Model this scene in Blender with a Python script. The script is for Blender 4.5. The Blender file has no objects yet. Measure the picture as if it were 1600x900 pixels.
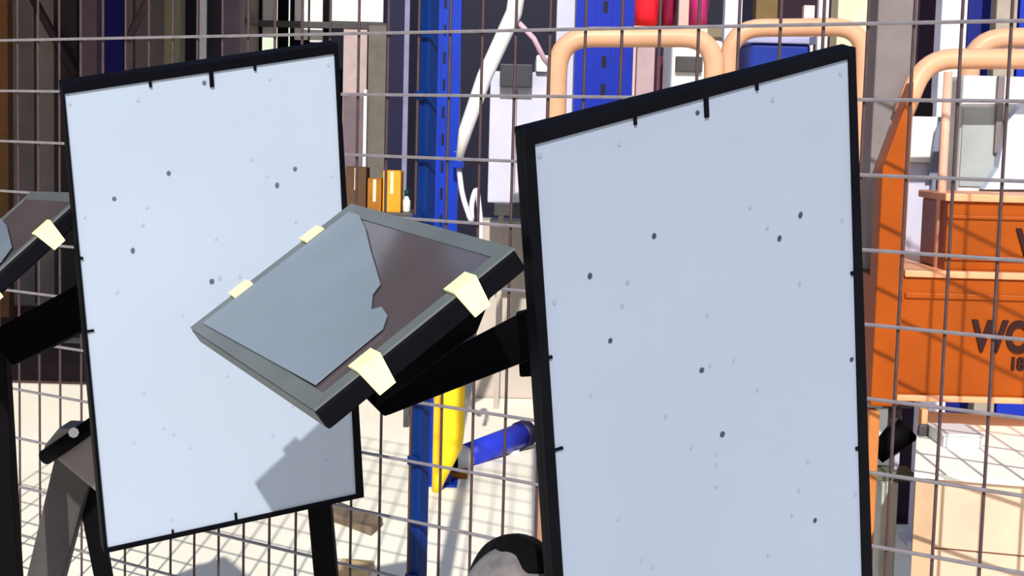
import bpy, bmesh, math, random
from mathutils import Vector, Matrix
random.seed(7)
C = bpy.context.scene.collection
S = bpy.context.scene

# ---------------------------------------------------------------- camera
F = 2400.0; PITCH = 0.1002; ROLL = 0.02703; EYE = 1.6
fw = Vector((0, math.cos(PITCH), -math.sin(PITCH)))
r0 = Vector((1, 0, 0)); u0 = r0.cross(fw)
RX = math.cos(ROLL)*r0 + math.sin(ROLL)*u0
UY = -math.sin(ROLL)*r0 + math.cos(ROLL)*u0
cd = bpy.data.cameras.new('camera'); cam = bpy.data.objects.new('camera', cd); C.objects.link(cam)
cd.sensor_width = 36; cd.lens = F/1600*36; cd.clip_end = 200; cd.clip_start = 0.05
m = Matrix((RX, UY, -fw)).transposed().to_4x4(); m.translation = Vector((0, 0, EYE)); cam.matrix_world = m
S.camera = cam

# ---------------------------------------------------------------- world, sun, exposure
w = bpy.data.worlds.new('sky'); S.world = w; w.use_nodes = True
nt = w.node_tree; bg = nt.nodes['Background']
sky = nt.nodes.new('ShaderNodeTexSky'); sky.sky_type = 'NISHITA'; sky.sun_disc = False
sky.sun_elevation = math.radians(36); sky.sun_rotation = math.radians(180); sky.air_density = 1.2; sky.dust_density = 1.0
nt.links.new(sky.outputs[0], bg.inputs[0]); bg.inputs[1].default_value = 0.13
sl = bpy.data.lights.new('sun', 'SUN'); sl.energy = 5.0; sl.angle = math.radians(0.6); sl.color = (1.0, 0.95, 0.86)
so = bpy.data.objects.new('sun', sl); C.objects.link(so)
sdir = Vector((0.01, 0.835, -0.55)).normalized()
so.rotation_euler = sdir.to_track_quat('-Z', 'Y').to_euler(); so.location = (0, -4, 6)
S.view_settings.view_transform = 'Standard'; S.view_settings.look = 'None'
S.view_settings.exposure = 0.0; S.view_settings.gamma = 1.0; S.view_settings.use_curve_mapping = False

# ---------------------------------------------------------------- helpers
def ray(x, y):
    return (x-800)/F*RX - (y-450)/F*UY + fw
def at(x, y, Y):                        # the point seen at a pixel on the upright plane world-Y = Y
    d = ray(x, y); return d*(Y/d.y) + Vector((0, 0, EYE))
def onp(x, y, P, n):
    d = ray(x, y); o = Vector((0, 0, EYE)); t = (P-o).dot(n)/d.dot(n); return o + d*t
def gy(x, y):                           # ground point
    d = ray(x, y); return d*(-EYE/d.z) + Vector((0, 0, EYE))

def lin(c):
    return tuple(((v/255)/12.92 if v/255 <= .04045 else (((v/255)+.055)/1.055)**2.4) for v in c)
MATS = {}
def mat(name, rgb, rough=.6, metal=0., var=.12, scale=9., bump=0., spec=.22, coat=0.):
    if name in MATS: return MATS[name]
    mt = bpy.data.materials.new(name); mt.use_nodes = True; n = mt.node_tree; b = n.nodes['Principled BSDF']
    c = lin(rgb)
    tc = n.nodes.new('ShaderNodeTexCoord'); no = n.nodes.new('ShaderNodeTexNoise'); no.inputs['Scale'].default_value = scale; no.inputs['Detail'].default_value = 5
    n.links.new(tc.outputs['Object'], no.inputs['Vector'])
    cr = n.nodes.new('ShaderNodeValToRGB')
    cr.color_ramp.elements[0].position = .3; cr.color_ramp.elements[1].position = .7
    cr.color_ramp.elements[0].color = (*[v*(1-var) for v in c], 1); cr.color_ramp.elements[1].color = (*[min(1, v*(1+var)) for v in c], 1)
    n.links.new(no.outputs['Fac'], cr.inputs[0]); n.links.new(cr.outputs[0], b.inputs['Base Color'])
    b.inputs['Roughness'].default_value = rough; b.inputs['Metallic'].default_value = metal
    b.inputs['Specular IOR Level'].default_value = spec; b.inputs['Coat Weight'].default_value = coat
    if bump:
        bp = n.nodes.new('ShaderNodeBump'); bp.inputs['Strength'].default_value = bump; bp.inputs['Distance'].default_value = .004
        n2 = n.nodes.new('ShaderNodeTexNoise'); n2.inputs['Scale'].default_value = scale*12; n.links.new(tc.outputs['Object'], n2.inputs['Vector'])
        n.links.new(n2.outputs['Fac'], bp.inputs['Height']); n.links.new(bp.outputs[0], b.inputs['Normal'])
    MATS[name] = mt; return mt

def obj(name, bm, m, parent=None, smooth=False):
    bmesh.ops.recalc_face_normals(bm, faces=bm.faces)
    me = bpy.data.meshes.new(name); bm.to_mesh(me); bm.free()
    if m: me.materials.append(m)
    if smooth:
        for p in me.polygons: p.use_smooth = True
    o = bpy.data.objects.new(name, me); C.objects.link(o)
    if parent: o.parent = parent
    return o
def tag(o, label=None, cat=None, group=None, kind=None):
    if label: o['label'] = label
    if cat: o['category'] = cat
    if group: o['group'] = group
    if kind: o['kind'] = kind
    return o
def thing(name, label, cat, group=None):
    o = bpy.data.objects.new(name, None); C.objects.link(o); o.empty_display_size = .05
    return tag(o, label, cat, group, 'thing')
def settle(root):
    """move a thing's empty to the foot of its parts, keeping the parts in place"""
    pts = [c.matrix_basis @ v.co for c in root.children for v in c.data.vertices] if root.children else []
    if not pts: return
    lo = Vector((sum(p.x for p in pts)/len(pts), sum(p.y for p in pts)/len(pts), min(p.z for p in pts)))
    root.location = lo
    for c in root.children: c.location = c.location - lo
def hexa(bm, p):                        # p: 8 points, first four one face, last four the opposite face
    v = [bm.verts.new(q) for q in p]
    for f in ((0, 1, 2, 3), (7, 6, 5, 4), (0, 4, 5, 1), (1, 5, 6, 2), (2, 6, 7, 3), (3, 7, 4, 0)):
        bm.faces.new([v[i] for i in f])
    return v
def bev(bm, r, seg=2):
    bmesh.ops.recalc_face_normals(bm, faces=bm.faces)
    bmesh.ops.bevel(bm, geom=list(bm.edges), offset=r, segments=seg, affect='EDGES', profile=.6, clamp_overlap=True)
def slab(q, d, r=0.):                   # quad q extruded by vector d
    bm = bmesh.new(); hexa(bm, [Vector(p) for p in q] + [Vector(p)+d for p in q])
    if r: bev(bm, r)
    return bm
def boxbm(x0, x1, y0, y1, z0, z1, r=0., bm=None):
    b = bm or bmesh.new()
    hexa(b, [Vector(p) for p in ((x0, y0, z0), (x1, y0, z0), (x1, y1, z0), (x0, y1, z0), (x0, y0, z1), (x1, y0, z1), (x1, y1, z1), (x0, y1, z1))])
    if r: bev(b, r)
    return b
def tube(pts, r, seg=12, bm=None, caps=True, radii=None):
    b = bm or bmesh.new(); pts = [Vector(p) for p in pts]; rings = []; up = None
    for i, p in enumerate(pts):
        t = (pts[min(i+1, len(pts)-1)] - pts[max(i-1, 0)]).normalized()
        if up is None: up = Vector((0, 0, 1)) if abs(t.z) < .9 else Vector((0, 1, 0))
        a = t.cross(up).normalized(); c = a.cross(t).normalized(); up = c
        rr = radii[i] if radii else r
        rings.append([b.verts.new(p + rr*(math.cos(2*math.pi*k/seg)*a + math.sin(2*math.pi*k/seg)*c)) for k in range(seg)])
    for i in range(len(rings)-1):
        for k in range(seg):
            b.faces.new((rings[i][k], rings[i][(k+1) % seg], rings[i+1][(k+1) % seg], rings[i+1][k]))
    if caps: b.faces.new(rings[0][::-1]); b.faces.new(rings[-1])
    return b
def rounded(pts, rad, n=6):             # polyline with rounded corners
    out = [Vector(pts[0])]
    for i in range(1, len(pts)-1):
        p, a, b = Vector(pts[i]), Vector(pts[i-1]), Vector(pts[i+1])
        da, db = (a-p), (b-p); r = min(rad, da.length*.49, db.length*.49)
        s, e = p+da.normalized()*r, p+db.normalized()*r
        for k in range(n+1):
            t = k/n; out.append((1-t)**2*s + 2*t*(1-t)*p + t*t*e)
    out.append(Vector(pts[-1])); return out
def hsec(x0, x1, y0, d, z0, z1, t=.012, bm=None):   # H-section upright seen flange-on
    b = bm or bmesh.new(); xm = (x0+x1)/2
    boxbm(x0, x1, y0, y0+t, z0, z1, bm=b); boxbm(x0, x1, y0+d-t, y0+d, z0, z1, bm=b); boxbm(xm-t/2, xm+t/2, y0+t, y0+d-t, z0, z1, bm=b)
    return b
def px_box(xl, xr, yt, yb, Y):          # image rectangle on plane Y -> x0,x1,z0,z1
    ym = ((yt if yt > -200 else 0)+(min(yb, 900) if yb else 300))/2
    a, b = at(xl, ym, Y), at(xr, ym, Y)
    xm = (xl+xr)/2
    return a.x, b.x, (0. if yb is None else at(xm, yb, Y).z), at(xm, yt, Y).z

# ---------------------------------------------------------------- materials
WHITE = mat('board_white', (166, 179, 201), .45, var=.02, scale=3)
WHITE2 = mat('board_white_dimmed', (138, 149, 172), .5, var=.03, scale=3)  # board white darkened: weaker light on the right board put into its colour
BLACK = mat('black_metal', (6, 6, 14), .6, var=.3, scale=20, spec=.06)
BLACK2 = mat('black_painted_steel', (5, 4, 7), .65, var=.3, scale=15, spec=.06)
SPECK = mat('speck', (88, 96, 120), .7)
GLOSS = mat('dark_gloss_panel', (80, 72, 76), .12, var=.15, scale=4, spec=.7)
REFLECT = mat('reflection_grey', (116, 128, 142), .35, var=.08, scale=5)  # pale tone of the board's reflection, put into the colour
EDGE = mat('grey_edge', (84, 90, 94), .45, var=.15, scale=8)
RIM = mat('grey_rim', (92, 98, 100), .35, var=.1, scale=8)
CLIP = mat('cream_tape', (238, 240, 178), .55, var=.06, scale=30)
WIRE = mat('galvanised_wire', (138, 132, 140), .4, metal=.35, var=.15, scale=30)
WIRED = mat('dull_wire', (74, 58, 62), .5, metal=.2, var=.2, scale=30)
BLUE = mat('blue_paint', (0, 44, 158), .4, var=.12, scale=6)
BLUED = mat('dark_blue_paint', (0, 40, 106), .45, var=.15, scale=8)
NAVY = mat('navy_paint', (5, 4, 34), .5, var=.2, scale=6)
ORANGE = mat('orange_paint', (152, 68, 0), .38, var=.16, scale=5)
ORANGE2 = mat('peach_orange_paint', (210, 160, 128), .4, var=.08, scale=7)  # paler peach tone for the orange tube hoops
LIP = mat('pale_orange_edge', (226, 156, 116), .45, var=.08)  # paler orange for the lips of beam and box
GREY = mat('grey_steel', (118, 110, 112), .5, metal=.2, var=.12, scale=9)
GREYD = mat('dark_grey_steel', (66, 64, 66), .5, metal=.1, var=.2, scale=9)
PALE = mat('pale_lavender_paint', (186, 186, 206), .5, var=.05)
OFFW = mat('off_white', (216, 214, 214), .5, var=.05)
CREAM = mat('cream_paint', (232, 218, 176), .55, var=.08)
YELLOW = mat('yellow_paint', (250, 206, 36), .4, var=.08, scale=8)
RED = mat('red_cloth', (196, 24, 40), .8, var=.25, scale=7)
MAROON = mat('maroon_cloth', (120, 16, 52), .8, var=.3, scale=7)
PINK = mat('magenta_cloth', (176, 44, 104), .8, var=.25, scale=7)
BROWN = mat('brown_cardboard', (150, 96, 30), .8, var=.2, scale=12)
WOOD = mat('pale_plywood', (212, 180, 158), .7, var=.12, scale=6)
CONC = mat('pale_concrete', (250, 243, 226), .9, var=.06, scale=1.2, bump=.25)
CONCW = mat('concrete_wall', (176, 166, 158), .9, var=.1, scale=2.2, bump=.25)
TEXT = mat('dark_lettering', (42, 8, 8), .6)

# ---------------------------------------------------------------- the setting
g = bmesh.new()
NX, NY = 12, 12
boxbm(-14, 14, -6, 24, -.1, 0, bm=g)
tag(obj('floor', g, CONC), 'pale sunlit concrete yard', kind='structure')
# shaded hall at the back left: side wall, back wall of ribbed panels, added roof for shade
WALLL = [mat('hall_panel_%d' % i, c, .75, var=.15, scale=3) for i, c in enumerate([(150, 134, 136), (134, 124, 134), (156, 146, 152), (130, 112, 128)])]
wl = tag(obj('wall_back', boxbm(-11.9, -2.35, 13.2, 13.3, 0, 3.35), WALLL[0]), 'dim grey wall of the open hall', kind='structure')
me = None
x = -9.2; k = 0
while x < -2.45:
    wd = random.choice((.24, .3, .36)); p = obj('wall_panel', boxbm(x+.01, min(x+wd, -2.36)-.01, 13.16, 13.21, .02, 3.3), WALLL[k % 4], wl); x += wd; k += 1
tag(obj('wall_right', boxbm(-2.3, 14, 15.6, 15.7, 0, 5), mat('far_wall_dark', (10, 8, 30), .8, var=.4, scale=1.5)), 'dark far wall behind the racks', kind='structure')
tag(obj('shade_roof', boxbm(-12, -1.9, 4.2, 16.0, 3.35, 3.5), GREYD), 'unseen added roof shading the hall', kind='structure')  # out of view, added to keep the hall in shade
tag(obj('wall_left', boxbm(-12, -11.9, 4.2, 16, 0, 3.35), WALLL[1]), 'side wall of the hall', kind='structure')
lowb = bmesh.new(); boxbm(at(745, 400, 9.2).x, 10, 9.2, 9.5, 0, at(800, 345, 9.2).z, .02, bm=lowb)
tag(obj('wall_low', lowb, CONCW), 'low pale concrete wall behind the racks', kind='structure')
hf = tag(obj('trim_1', boxbm(-11.9, -1.9, 9.3, 13.1, 0.0, .015), mat('floor_shade', (92, 70, 66), .85, var=.25, scale=2)), 'brown sheet painting the shade on the hall floor', kind='structure')  # shade on the hall floor put in as a dark sheet
tag(obj('floor_line', boxbm(-11.8, -2.0, 10.95, 11.2, .015, .018), mat('floor_line', (190, 176, 170), .8)), 'pale painted line across the hall floor', 'line', kind='thing')

# ---------------------------------------------------------------- boards
def board(root, white, outer, P, n, sheet_m, back, sheet_z=.004):
    """white sheet in black rails; P, n: its plane, n towards the viewer"""
    wq = [onp(x, y, P, n) for x, y in white]; oq = [onp(x, y, P, n) for x, y in outer]
    obj('sheet', slab([p - n*.004 for p in wq], -n*.006), sheet_m, root)
    obj('back_plate', slab([p - n*.011 for p in oq], -n*back, .003), BLACK, root)
    for i in range(4):
        j = (i+1) % 4
        q = [oq[i], oq[j], wq[j], wq[i]]
        obj('frame_rail', slab(q, -n*.0105), BLACK, root)
    return wq
def disc(bm, c, n, r, h=.0012, seg=8, sy=1.):
    a = n.cross(Vector((0, 0, 1))).normalized(); b = a.cross(n).normalized()
    ring = [bm.verts.new(c + n*h + r*(math.cos(2*math.pi*k/seg)*a + sy*math.sin(2*math.pi*k/seg)*b)) for k in range(seg)]
    low = [bm.verts.new(v.co - n*(h+.0005)) for v in ring]
    bm.faces.new(ring)
    for k in range(seg): bm.faces.new((ring[k], low[k], low[(k+1) % seg], ring[(k+1) % seg]))
UV = [(0.14, 0.224, 2), (0.254, 0.252, 1), (0.233, 0.287, 1), (0.19, 0.338, 2), (0.03, 0.25, 1), (0.343, 0.19, 2), (0.655, 0.188, 1), (0.71, 0.229, 1), (0.748, 0.252, 2), (0.822, 0.224, 2), (0.966, 0.252, 1), (0.5, 0.343, 1), (0.473, 0.434, 3), (0.503, 0.43, 1.3), (0.253, 0.034, 1), (0.743, 0.031, 1), (0.812, 0.337, 1), (0.184, 0.653, 1), (0.248, 0.743, 1), (0.283, 0.763, 1), (0.339, 0.802, 1), (0.131, 0.763, 1), (0.975, 0.02, 1.5), (0.016, 0.02, 1.5), (0.498, 0.02, 1.8), (0.581, 0.433, 1.2), (0.656, 0.499, 1), (0.35, 0.495, 1), (0.531, 0.558, 3), (0.427, 0.564, 1), (0.504, 0.651, 1), (0.818, 0.659, 1.2), (0.784, 0.708, 1), (0.985, 0.75, 1), (0.837, 0.775, 1.8), (0.757, 0.752, .8), (0.668, 0.814, 1.2), (0.985, 0.496, 2), (0.25, 0.966, 1.2), (.507, .59, .7), (.506, .61, .7), (.12, .42, .8), (.88, .9, .8), (.6, .93, .9)]
TICKS = [(.525, 0, 0, 1, .03, 4), (.302, 0, 0, 1, .012, 2.5), (.69, 0, 0, 1, .01, 2.5), (0, .493, 1, 0, .028, 2), (0, .335, 1, 0, .012, 2.5), (1, .662, -1, 0, .012, 3), (1, .345, -1, 0, .012, 3), (.25, 1, 0, -1, .01, 2), (.5, 1, 0, -1, .018, 2.5)]
def marks(root, q, n, k, dark):
    bi = lambda u, v: q[0]*(1-u)*(1-v) + q[1]*u*(1-v) + q[2]*u*v + q[3]*(1-u)*v
    b1, b2 = bmesh.new(), bmesh.new()
    for u, v, s in UV:
        c = bi(u, v) - n*.004
        disc(b1 if s < 1.6 else b2, c, n, (.0022 + .0009*s)*k, sy=random.uniform(1., 1.5))
    faint, darkm = dark
    tag(obj('speck', b1, faint, root), kind='stuff'); tag(obj('dark_speck', b2, darkm, root), kind='stuff')
    for u, v, du, dv, L, wd in TICKS:
        a = bi(u, v); b = bi(u+du*L*.9, v+dv*L); s = (b-a).cross(n).normalized()*wd*.0009*k
        obj('edge_tab', slab([a-s, a+s, b+s, b-s], -n*.0041), BLACK, root)
FAINT = mat('faint_speck', (160, 172, 198), .7); DARKS = mat('dark_speck', (84, 90, 118), .7)
FAINT2 = mat('grey_speck', (132, 140, 166), .7); DARKS2 = mat('black_speck', (52, 56, 84), .7)

up = Vector((0, 0, EYE))
nL = Vector((.456, -.854, -.249)).normalized(); PL = Vector((-.563, 2.968, -.359)) + up
nR = Vector((.446, -.865, -.232)).normalized(); PR = Vector((.302, 2.2575, -.39)) + up
L = thing('framed_board', 'white speckled board in thin black frame, left, crossed by the tilted panel and its shadow', 'board', 'speckled white boards on stands')
wq = board(L, [(101, 147), (523, 84), (557, 773), (168, 857)], [(97, 131), (528, 68), (569, 777), (163, 865)], PL, nL, WHITE, .022)
marks(L, wq, nL, 1.0, (FAINT, DARKS))
# leaning post carrying the left board
def strut(name, root, a, b, wa, wb, dep, m, r=.003):
    ax = (b-a).normalized(); s = ax.cross(Vector((0, 1, 0))).normalized(); t = s.cross(ax).normalized()
    bm = bmesh.new()
    hexa(bm, [a-s*wa/2-t*dep/2, a+s*wa/2-t*dep/2, a+s*wa/2+t*dep/2, a-s*wa/2+t*dep/2, b-s*wb/2-t*dep/2, b+s*wb/2-t*dep/2, b+s*wb/2+t*dep/2, b-s*wb/2+t*dep/2])
    bev(bm, r); return obj(name, bm, m, root)
def to_ground(a, b):
    d = b-a; return a + d*(a.z/-d.z)
pa = at(492, 700, 3.3); pb = at(510, 900, 3.3); pf = to_ground(pa, pb)
strut('post', L, pa, pf, .05, .05, .04, BLACK2)
obj('bracket', slab([onp(x, y, PL - nL*.034, nL) for x, y in ((430, 560), (545, 545), (552, 740), (440, 760))], -nL*.11, .004), BLACK2, L)
obj('foot_plate', boxbm(pf.x-.12, pf.x+.12, pf.y-.12, pf.y+.12, 0, .012, .003), BLACK2, L)
R = thing('framed_board', 'large dimmed white speckled board in black frame, right, nearest to the camera', 'board', 'speckled white boards on stands')
wq = board(R, [(836, 226), (1327, 92), (1350, 963), (895, 1120)], [(819, 206), (1337, 74), (1366, 975), (879, 1140)], PR, nR, WHITE2, .02)
marks(R, wq, nR, .86, (FAINT2, DARKS2))
pc = at(1180, 700, 2.62); pd = at(1196, 1100, 2.62); pf = to_ground(pc, pd)
strut('post', R, pc, pf, .05, .05, .04, BLACK2)
obj('bracket', slab([onp(x, y, PR - nR*.032, nR) for x, y in ((1100, 600), (1240, 580), (1250, 860), (1110, 880))], -nR*.16, .004), BLACK2, R)
obj('foot_plate', boxbm(pf.x-.12, pf.x+.12, pf.y-.12, pf.y+.12, 0, .012, .003), BLACK2, R)

# ---------------------------------------------------------------- tilted trays on arms
def tray(corners, label, clips, arm, joint, group, extra=None):
    a, b, c, d = corners
    n = (b-a).cross(d-a).normalized()
    if n.z < 0: n = -n
    U = (b-a); V = (d-a)
    f = lambda u, v: a + U*u + V*v
    t = thing('tilted_panel', label, 'tray', group)
    T = .033
    obj('casing', slab([f(0, 0)-n*.003, f(1, 0)-n*.003, f(1, 1)-n*.003, f(0, 1)-n*.003], -n*T, .005), BLACK, t)
    obj('side_strip', slab([f(-.004, .01)-n*.004, f(-.004, .99)-n*.004, f(-.004, .99)-n*(T*.85), f(-.004, .01)-n*(T*.85)], U*.006), EDGE, t)['label'] = 'grey side strip'
    mu, mv = .075, .04
    inner = [f(mu, mv), f(1-mu, mv), f(1-mu, 1-mv), f(mu, 1-mv)]
    obj('glossy_face', slab([p-n*.001 for p in inner], -n*.002), GLOSS, t)
    oq = [f(0, 0), f(1, 0), f(1, 1), f(0, 1)]
    for i in range(4):
        j = (i+1) % 4; obj('rim', slab([oq[i]+n*.0005, oq[j]+n*.0005, inner[j]+n*.0005, inner[i]+n*.0005], -n*.0035), RIM, t)
    lu, lv = U.length, V.length
    Un, Vn = U.normalized(), V.normalized()
    for u, v in clips:                  # clip folded over a long edge: u is 0 or 1 on that edge
        s = -Vn if v == 0 else Vn
        p = f(u, v); hw = .019
        bm = bmesh.new()
        inn = p - s*.03
        hexa(bm, [inn-Un*hw+n*.002, inn+Un*hw+n*.002, p+Un*hw+s*.003+n*.002, p-Un*hw+s*.003+n*.002,
                  inn-Un*hw+n*.006, inn+Un*hw+n*.006, p+Un*hw+s*.006+n*.006, p-Un*hw+s*.006+n*.006])
        hexa(bm, [p-Un*hw+s*.002+n*.002, p+Un*hw+s*.002+n*.002, p+Un*hw*.7+s*.002-n*.04, p-Un*hw*.7+s*.002-n*.04,
                  p-Un*hw+s*.006+n*.006, p+Un*hw+s*.006+n*.006, p+Un*hw*.7+s*.006-n*.04, p-Un*hw*.7+s*.006-n*.04])
        o = obj('clip', bm, CLIP, t); o['label'] = 'cream yellow clip folded over the edge'
    if extra:                           # pale sheet imitating the board's reflection in the face, ragged edge
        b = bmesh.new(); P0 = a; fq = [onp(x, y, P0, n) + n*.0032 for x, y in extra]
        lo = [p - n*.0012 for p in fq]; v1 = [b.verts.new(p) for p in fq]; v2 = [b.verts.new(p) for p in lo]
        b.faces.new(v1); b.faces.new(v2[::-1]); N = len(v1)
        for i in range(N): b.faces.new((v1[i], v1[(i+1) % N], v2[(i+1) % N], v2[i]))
        obj('painted_reflection', b, REFLECT, t)['label'] = 'pale grey patch imitating a reflection at the left of the face'
    # tapered arm beneath
    for nm, q, dv in arm:
        obj(nm, slab(q, dv, .004), BLACK2, t)
    return t, f, n
k = 2.5/2.281
TC = [Vector(v)*k + up for v in ((-.480, 2.281, -.302), (-.253, 2.383, -.115), (.001, 1.861, -.138), (-.226, 1.759, -.325))]
# long edges are a-d (v) when U is the short edge a-b
def mk(xy, Y): return at(xy[0], xy[1], Y)
arm_q = [at(566, 618, 2.12), at(842, 474, 2.42), at(846, 556, 2.42), at(600, 652, 2.12)]
arm2 = [at(588, 560, 2.14), at(770, 455, 2.22), at(745, 520, 2.24), at(585, 640, 2.12)]
tab_q = [at(806, 490, 2.40), at(850, 478, 2.44), at(852, 588, 2.44), at(812, 590, 2.40)]
REFLPX = [(318, 507), (546, 333), (562, 338), (572, 358), (580, 392), (590, 425), (596, 446), (584, 462), (582, 486), (598, 482), (607, 495), (600, 516), (547, 560), (494, 604)]
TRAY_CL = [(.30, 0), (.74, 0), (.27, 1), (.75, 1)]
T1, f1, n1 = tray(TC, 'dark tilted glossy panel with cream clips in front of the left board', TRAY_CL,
     [('arm', arm_q, Vector((.01, .05, 0))), ('carrier', arm2, Vector((0, .05, .0))), ('end_tab', tab_q, Vector((0, .03, 0)))], None, 'tilted clipped panels on arms', REFLPX)
TC2 = [Vector(v) + up for v in ((-1.298, 3.305, -.388), (-1.076, 3.423, -.157), (-.798, 2.851, -.132), (-1.02, 2.733, -.362))]
aq = [at(-20, 520, 3.0), at(135, 436, 3.22), at(140, 512, 3.22), at(18, 572, 3.0)]
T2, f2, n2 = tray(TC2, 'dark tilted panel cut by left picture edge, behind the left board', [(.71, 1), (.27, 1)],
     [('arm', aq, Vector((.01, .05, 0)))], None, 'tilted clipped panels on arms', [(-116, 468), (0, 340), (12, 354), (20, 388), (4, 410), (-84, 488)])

# ---------------------------------------------------------------- stands behind the left board
st = thing('floor_stand', 'grey legged stand with metal knuckle clamp beside lower left of left board', 'stand')
Ys = 3.55
hub = at(112, 700, Ys)
ga, gb = at(112, 735, Ys), at(72, 900, Ys)
strut('leg', st, at(122, 705, Ys), to_ground(ga, gb), .09, .075, .05, GREYD, .008)
ka, kb = at(128, 720, Ys+.03), at(162, 900, Ys+.03)
strut('leg', st, ka, to_ground(ka, kb), .045, .03, .03, BLACK2, .004)['label'] = 'thin black leg'
obj('clamp', slab([at(66, 700, Ys-.05), at(92, 668, Ys-.05), at(150, 672, Ys-.05), at(150, 770, Ys-.05), at(80, 752, Ys-.05)][0:4], Vector((0, .1, 0)), .008), GREY, st)
obj('clamp_arm', tube([at(70, 715, Ys-.06), at(100, 695, Ys-.08), at(150, 660, Ys-.06)], .018, 10), BLACK2, st, True)
obj('bolt', tube([at(115, 676, Ys-.1), at(115, 676, Ys-.04)], .012, 8), OFFW, st)
settle(st)
bp = thing('leaning_post', 'black leaning post at the left picture edge under the cut panel', 'post')
a_, b_ = at(-10, 520, 3.15), at(12, 895, 3.15)
strut('shaft', bp, a_, to_ground(a_, b_), .055, .055, .04, BLACK2, .004)
q = to_ground(a_, b_); obj('foot_plate', boxbm(q.x-.1, q.x+.1, q.y-.1, q.y+.1, 0, .012, .003), BLACK2, bp)
settle(bp)

# ---------------------------------------------------------------- person crouching behind the right board
def person():
    DZ = -.044; HC = Vector((0, -.05, .852+DZ)); RD = Vector((.087, .104, .127))
    HR = Matrix.Rotation(math.radians(-14), 3, 'Z') @ Matrix.Rotation(math.radians(9), 3, 'Y') @ Matrix.Rotation(math.radians(-15), 3, 'X')
    J = {'pelvis': ((0, .18, .24), .125), 'waist': ((0, .15, .36), .115), 'chest': ((0, .07, .50+DZ*.6), .125), 'base': ((0, .02, .63+DZ), .075), 'neck': ((0, -.015, .71+DZ), .055), 'skull': ((0, -.04, .80+DZ), .06)}
    E = [('pelvis', 'waist'), ('waist', 'chest'), ('chest', 'base'), ('base', 'neck'), ('neck', 'skull')]
    for s_, n_ in ((-1, 'a'), (1, 'b')):
        J.update({'sh'+n_: ((s_*.155, .035, .585+DZ), .062), 'el'+n_: ((s_*.235, -.10, .40), .045), 'wr'+n_: ((s_*.145, -.27, .475), .030), 'pm'+n_: ((s_*.13, -.325, .47), .034),
                  'hp'+n_: ((s_*.095, .17, .23), .088), 'kn'+n_: ((s_*.165, -.23, .40), .062), 'an'+n_: ((s_*.13, .08, .09), .042), 'bl'+n_: ((s_*.15, -.06, .042), .042), 'to'+n_: ((s_*.155, -.13, .034), .033)})
        E += [('base', 'sh'+n_), ('sh'+n_, 'el'+n_), ('el'+n_, 'wr'+n_), ('wr'+n_, 'pm'+n_), ('pelvis', 'hp'+n_), ('hp'+n_, 'kn'+n_), ('kn'+n_, 'an'+n_), ('an'+n_, 'bl'+n_), ('bl'+n_, 'to'+n_)]
    names = list(J); me = bpy.data.meshes.new('body'); me.from_pydata([J[n][0] for n in names], [(names.index(p), names.index(q)) for p, q in E], [])
    o = bpy.data.objects.new('body', me); C.objects.link(o)
    o.modifiers.new('skin', 'SKIN'); 
    for i, n in enumerate(names):
        me.skin_vertices[0].data[i].radius = (J[n][1], J[n][1]); me.skin_vertices[0].data[i].use_root = (n == 'pelvis')
    o.modifiers.new('sub', 'SUBSURF').levels = 2; o.modifiers['sub'].render_levels = 2
    bpy.context.view_layer.update()
    m1 = bpy.data.meshes.new_from_object(o.evaluated_get(bpy.context.evaluated_depsgraph_get())); bpy.data.objects.remove(o)
    bm = bmesh.new(); bm.from_mesh(m1)
    def headpt(n):                       # unit direction -> head surface in head space
        x, y, z = n
        p = Vector((x*RD.x, y*RD.y, z*RD.z))
        if z < 0: p.x *= 1-.30*(-z)**1.4; p.y *= 1-.12*(-z)
        f = max(0, -y)
        g_ = lambda cx, cz, w: math.exp(-(((x-cx)**2+(z-cz)**2)/w**2))
        p.y -= f*(.022*math.exp(-(x/.16)**2)*math.exp(-((z+.22)/.20)**2) + .006*math.exp(-((z-.14)/.10)**2))     # nose, brow
        p.y += f*.010*(g_(.40, .0, .2)+g_(-.40, .0, .2))                                                      # eye sockets
        p.y -= f*.006*math.exp(-((z+.62)/.10)**2)*math.exp(-(x/.35)**2)
        return p
    hb = bmesh.new(); bmesh.ops.create_icosphere(hb, subdivisions=5, radius=1)
    mp = {}
    for v in hb.verts: mp[v.index] = bm.verts.new(HC + HR @ headpt(v.co.normalized()))
    for f in hb.faces: bm.faces.new([mp[v.index] for v in f.verts])
    for s_ in (-1, 1):                   # ears, fingers
        tube([HC + HR @ Vector((s_*.072, .012, z)) for z in (-.035, -.01, .02, .032)], .012, 10, bm, radii=[.007, .011, .014, .007])
        for k in range(4):
            bx_ = s_*(.13 + (k-1.5)*.021); L = (.07, .078, .074, .06)[k]
            tube([(bx_, -.335, .475), (bx_, -.335-L*.5, .468), (bx_, -.335-L*.8, .44), (bx_, -.335-L*.85, .415)], .0085, 8, bm, radii=[.0095, .009, .008, .007])
        tube([(s_*.115, -.30, .47), (s_*.085, -.33, .455), (s_*.078, -.355, .435)], .01, 8, bm, radii=[.012, .010, .008])
    m2 = bpy.data.meshes.new('body'); bm.to_mesh(m2); bm.free()
    o = bpy.data.objects.new('body', m2); C.objects.link(o); rm = o.modifiers.new('remesh', 'REMESH'); rm.mode = 'VOXEL'; rm.voxel_size = .006; rm.use_smooth_shade = True
    sm = o.modifiers.new('smooth', 'SMOOTH'); sm.factor = .5; sm.iterations = 2
    bpy.context.view_layer.update()
    m3 = bpy.data.meshes.new_from_object(o.evaluated_get(bpy.context.evaluated_depsgraph_get())); bpy.data.objects.remove(o); m3.name = 'body'
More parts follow.
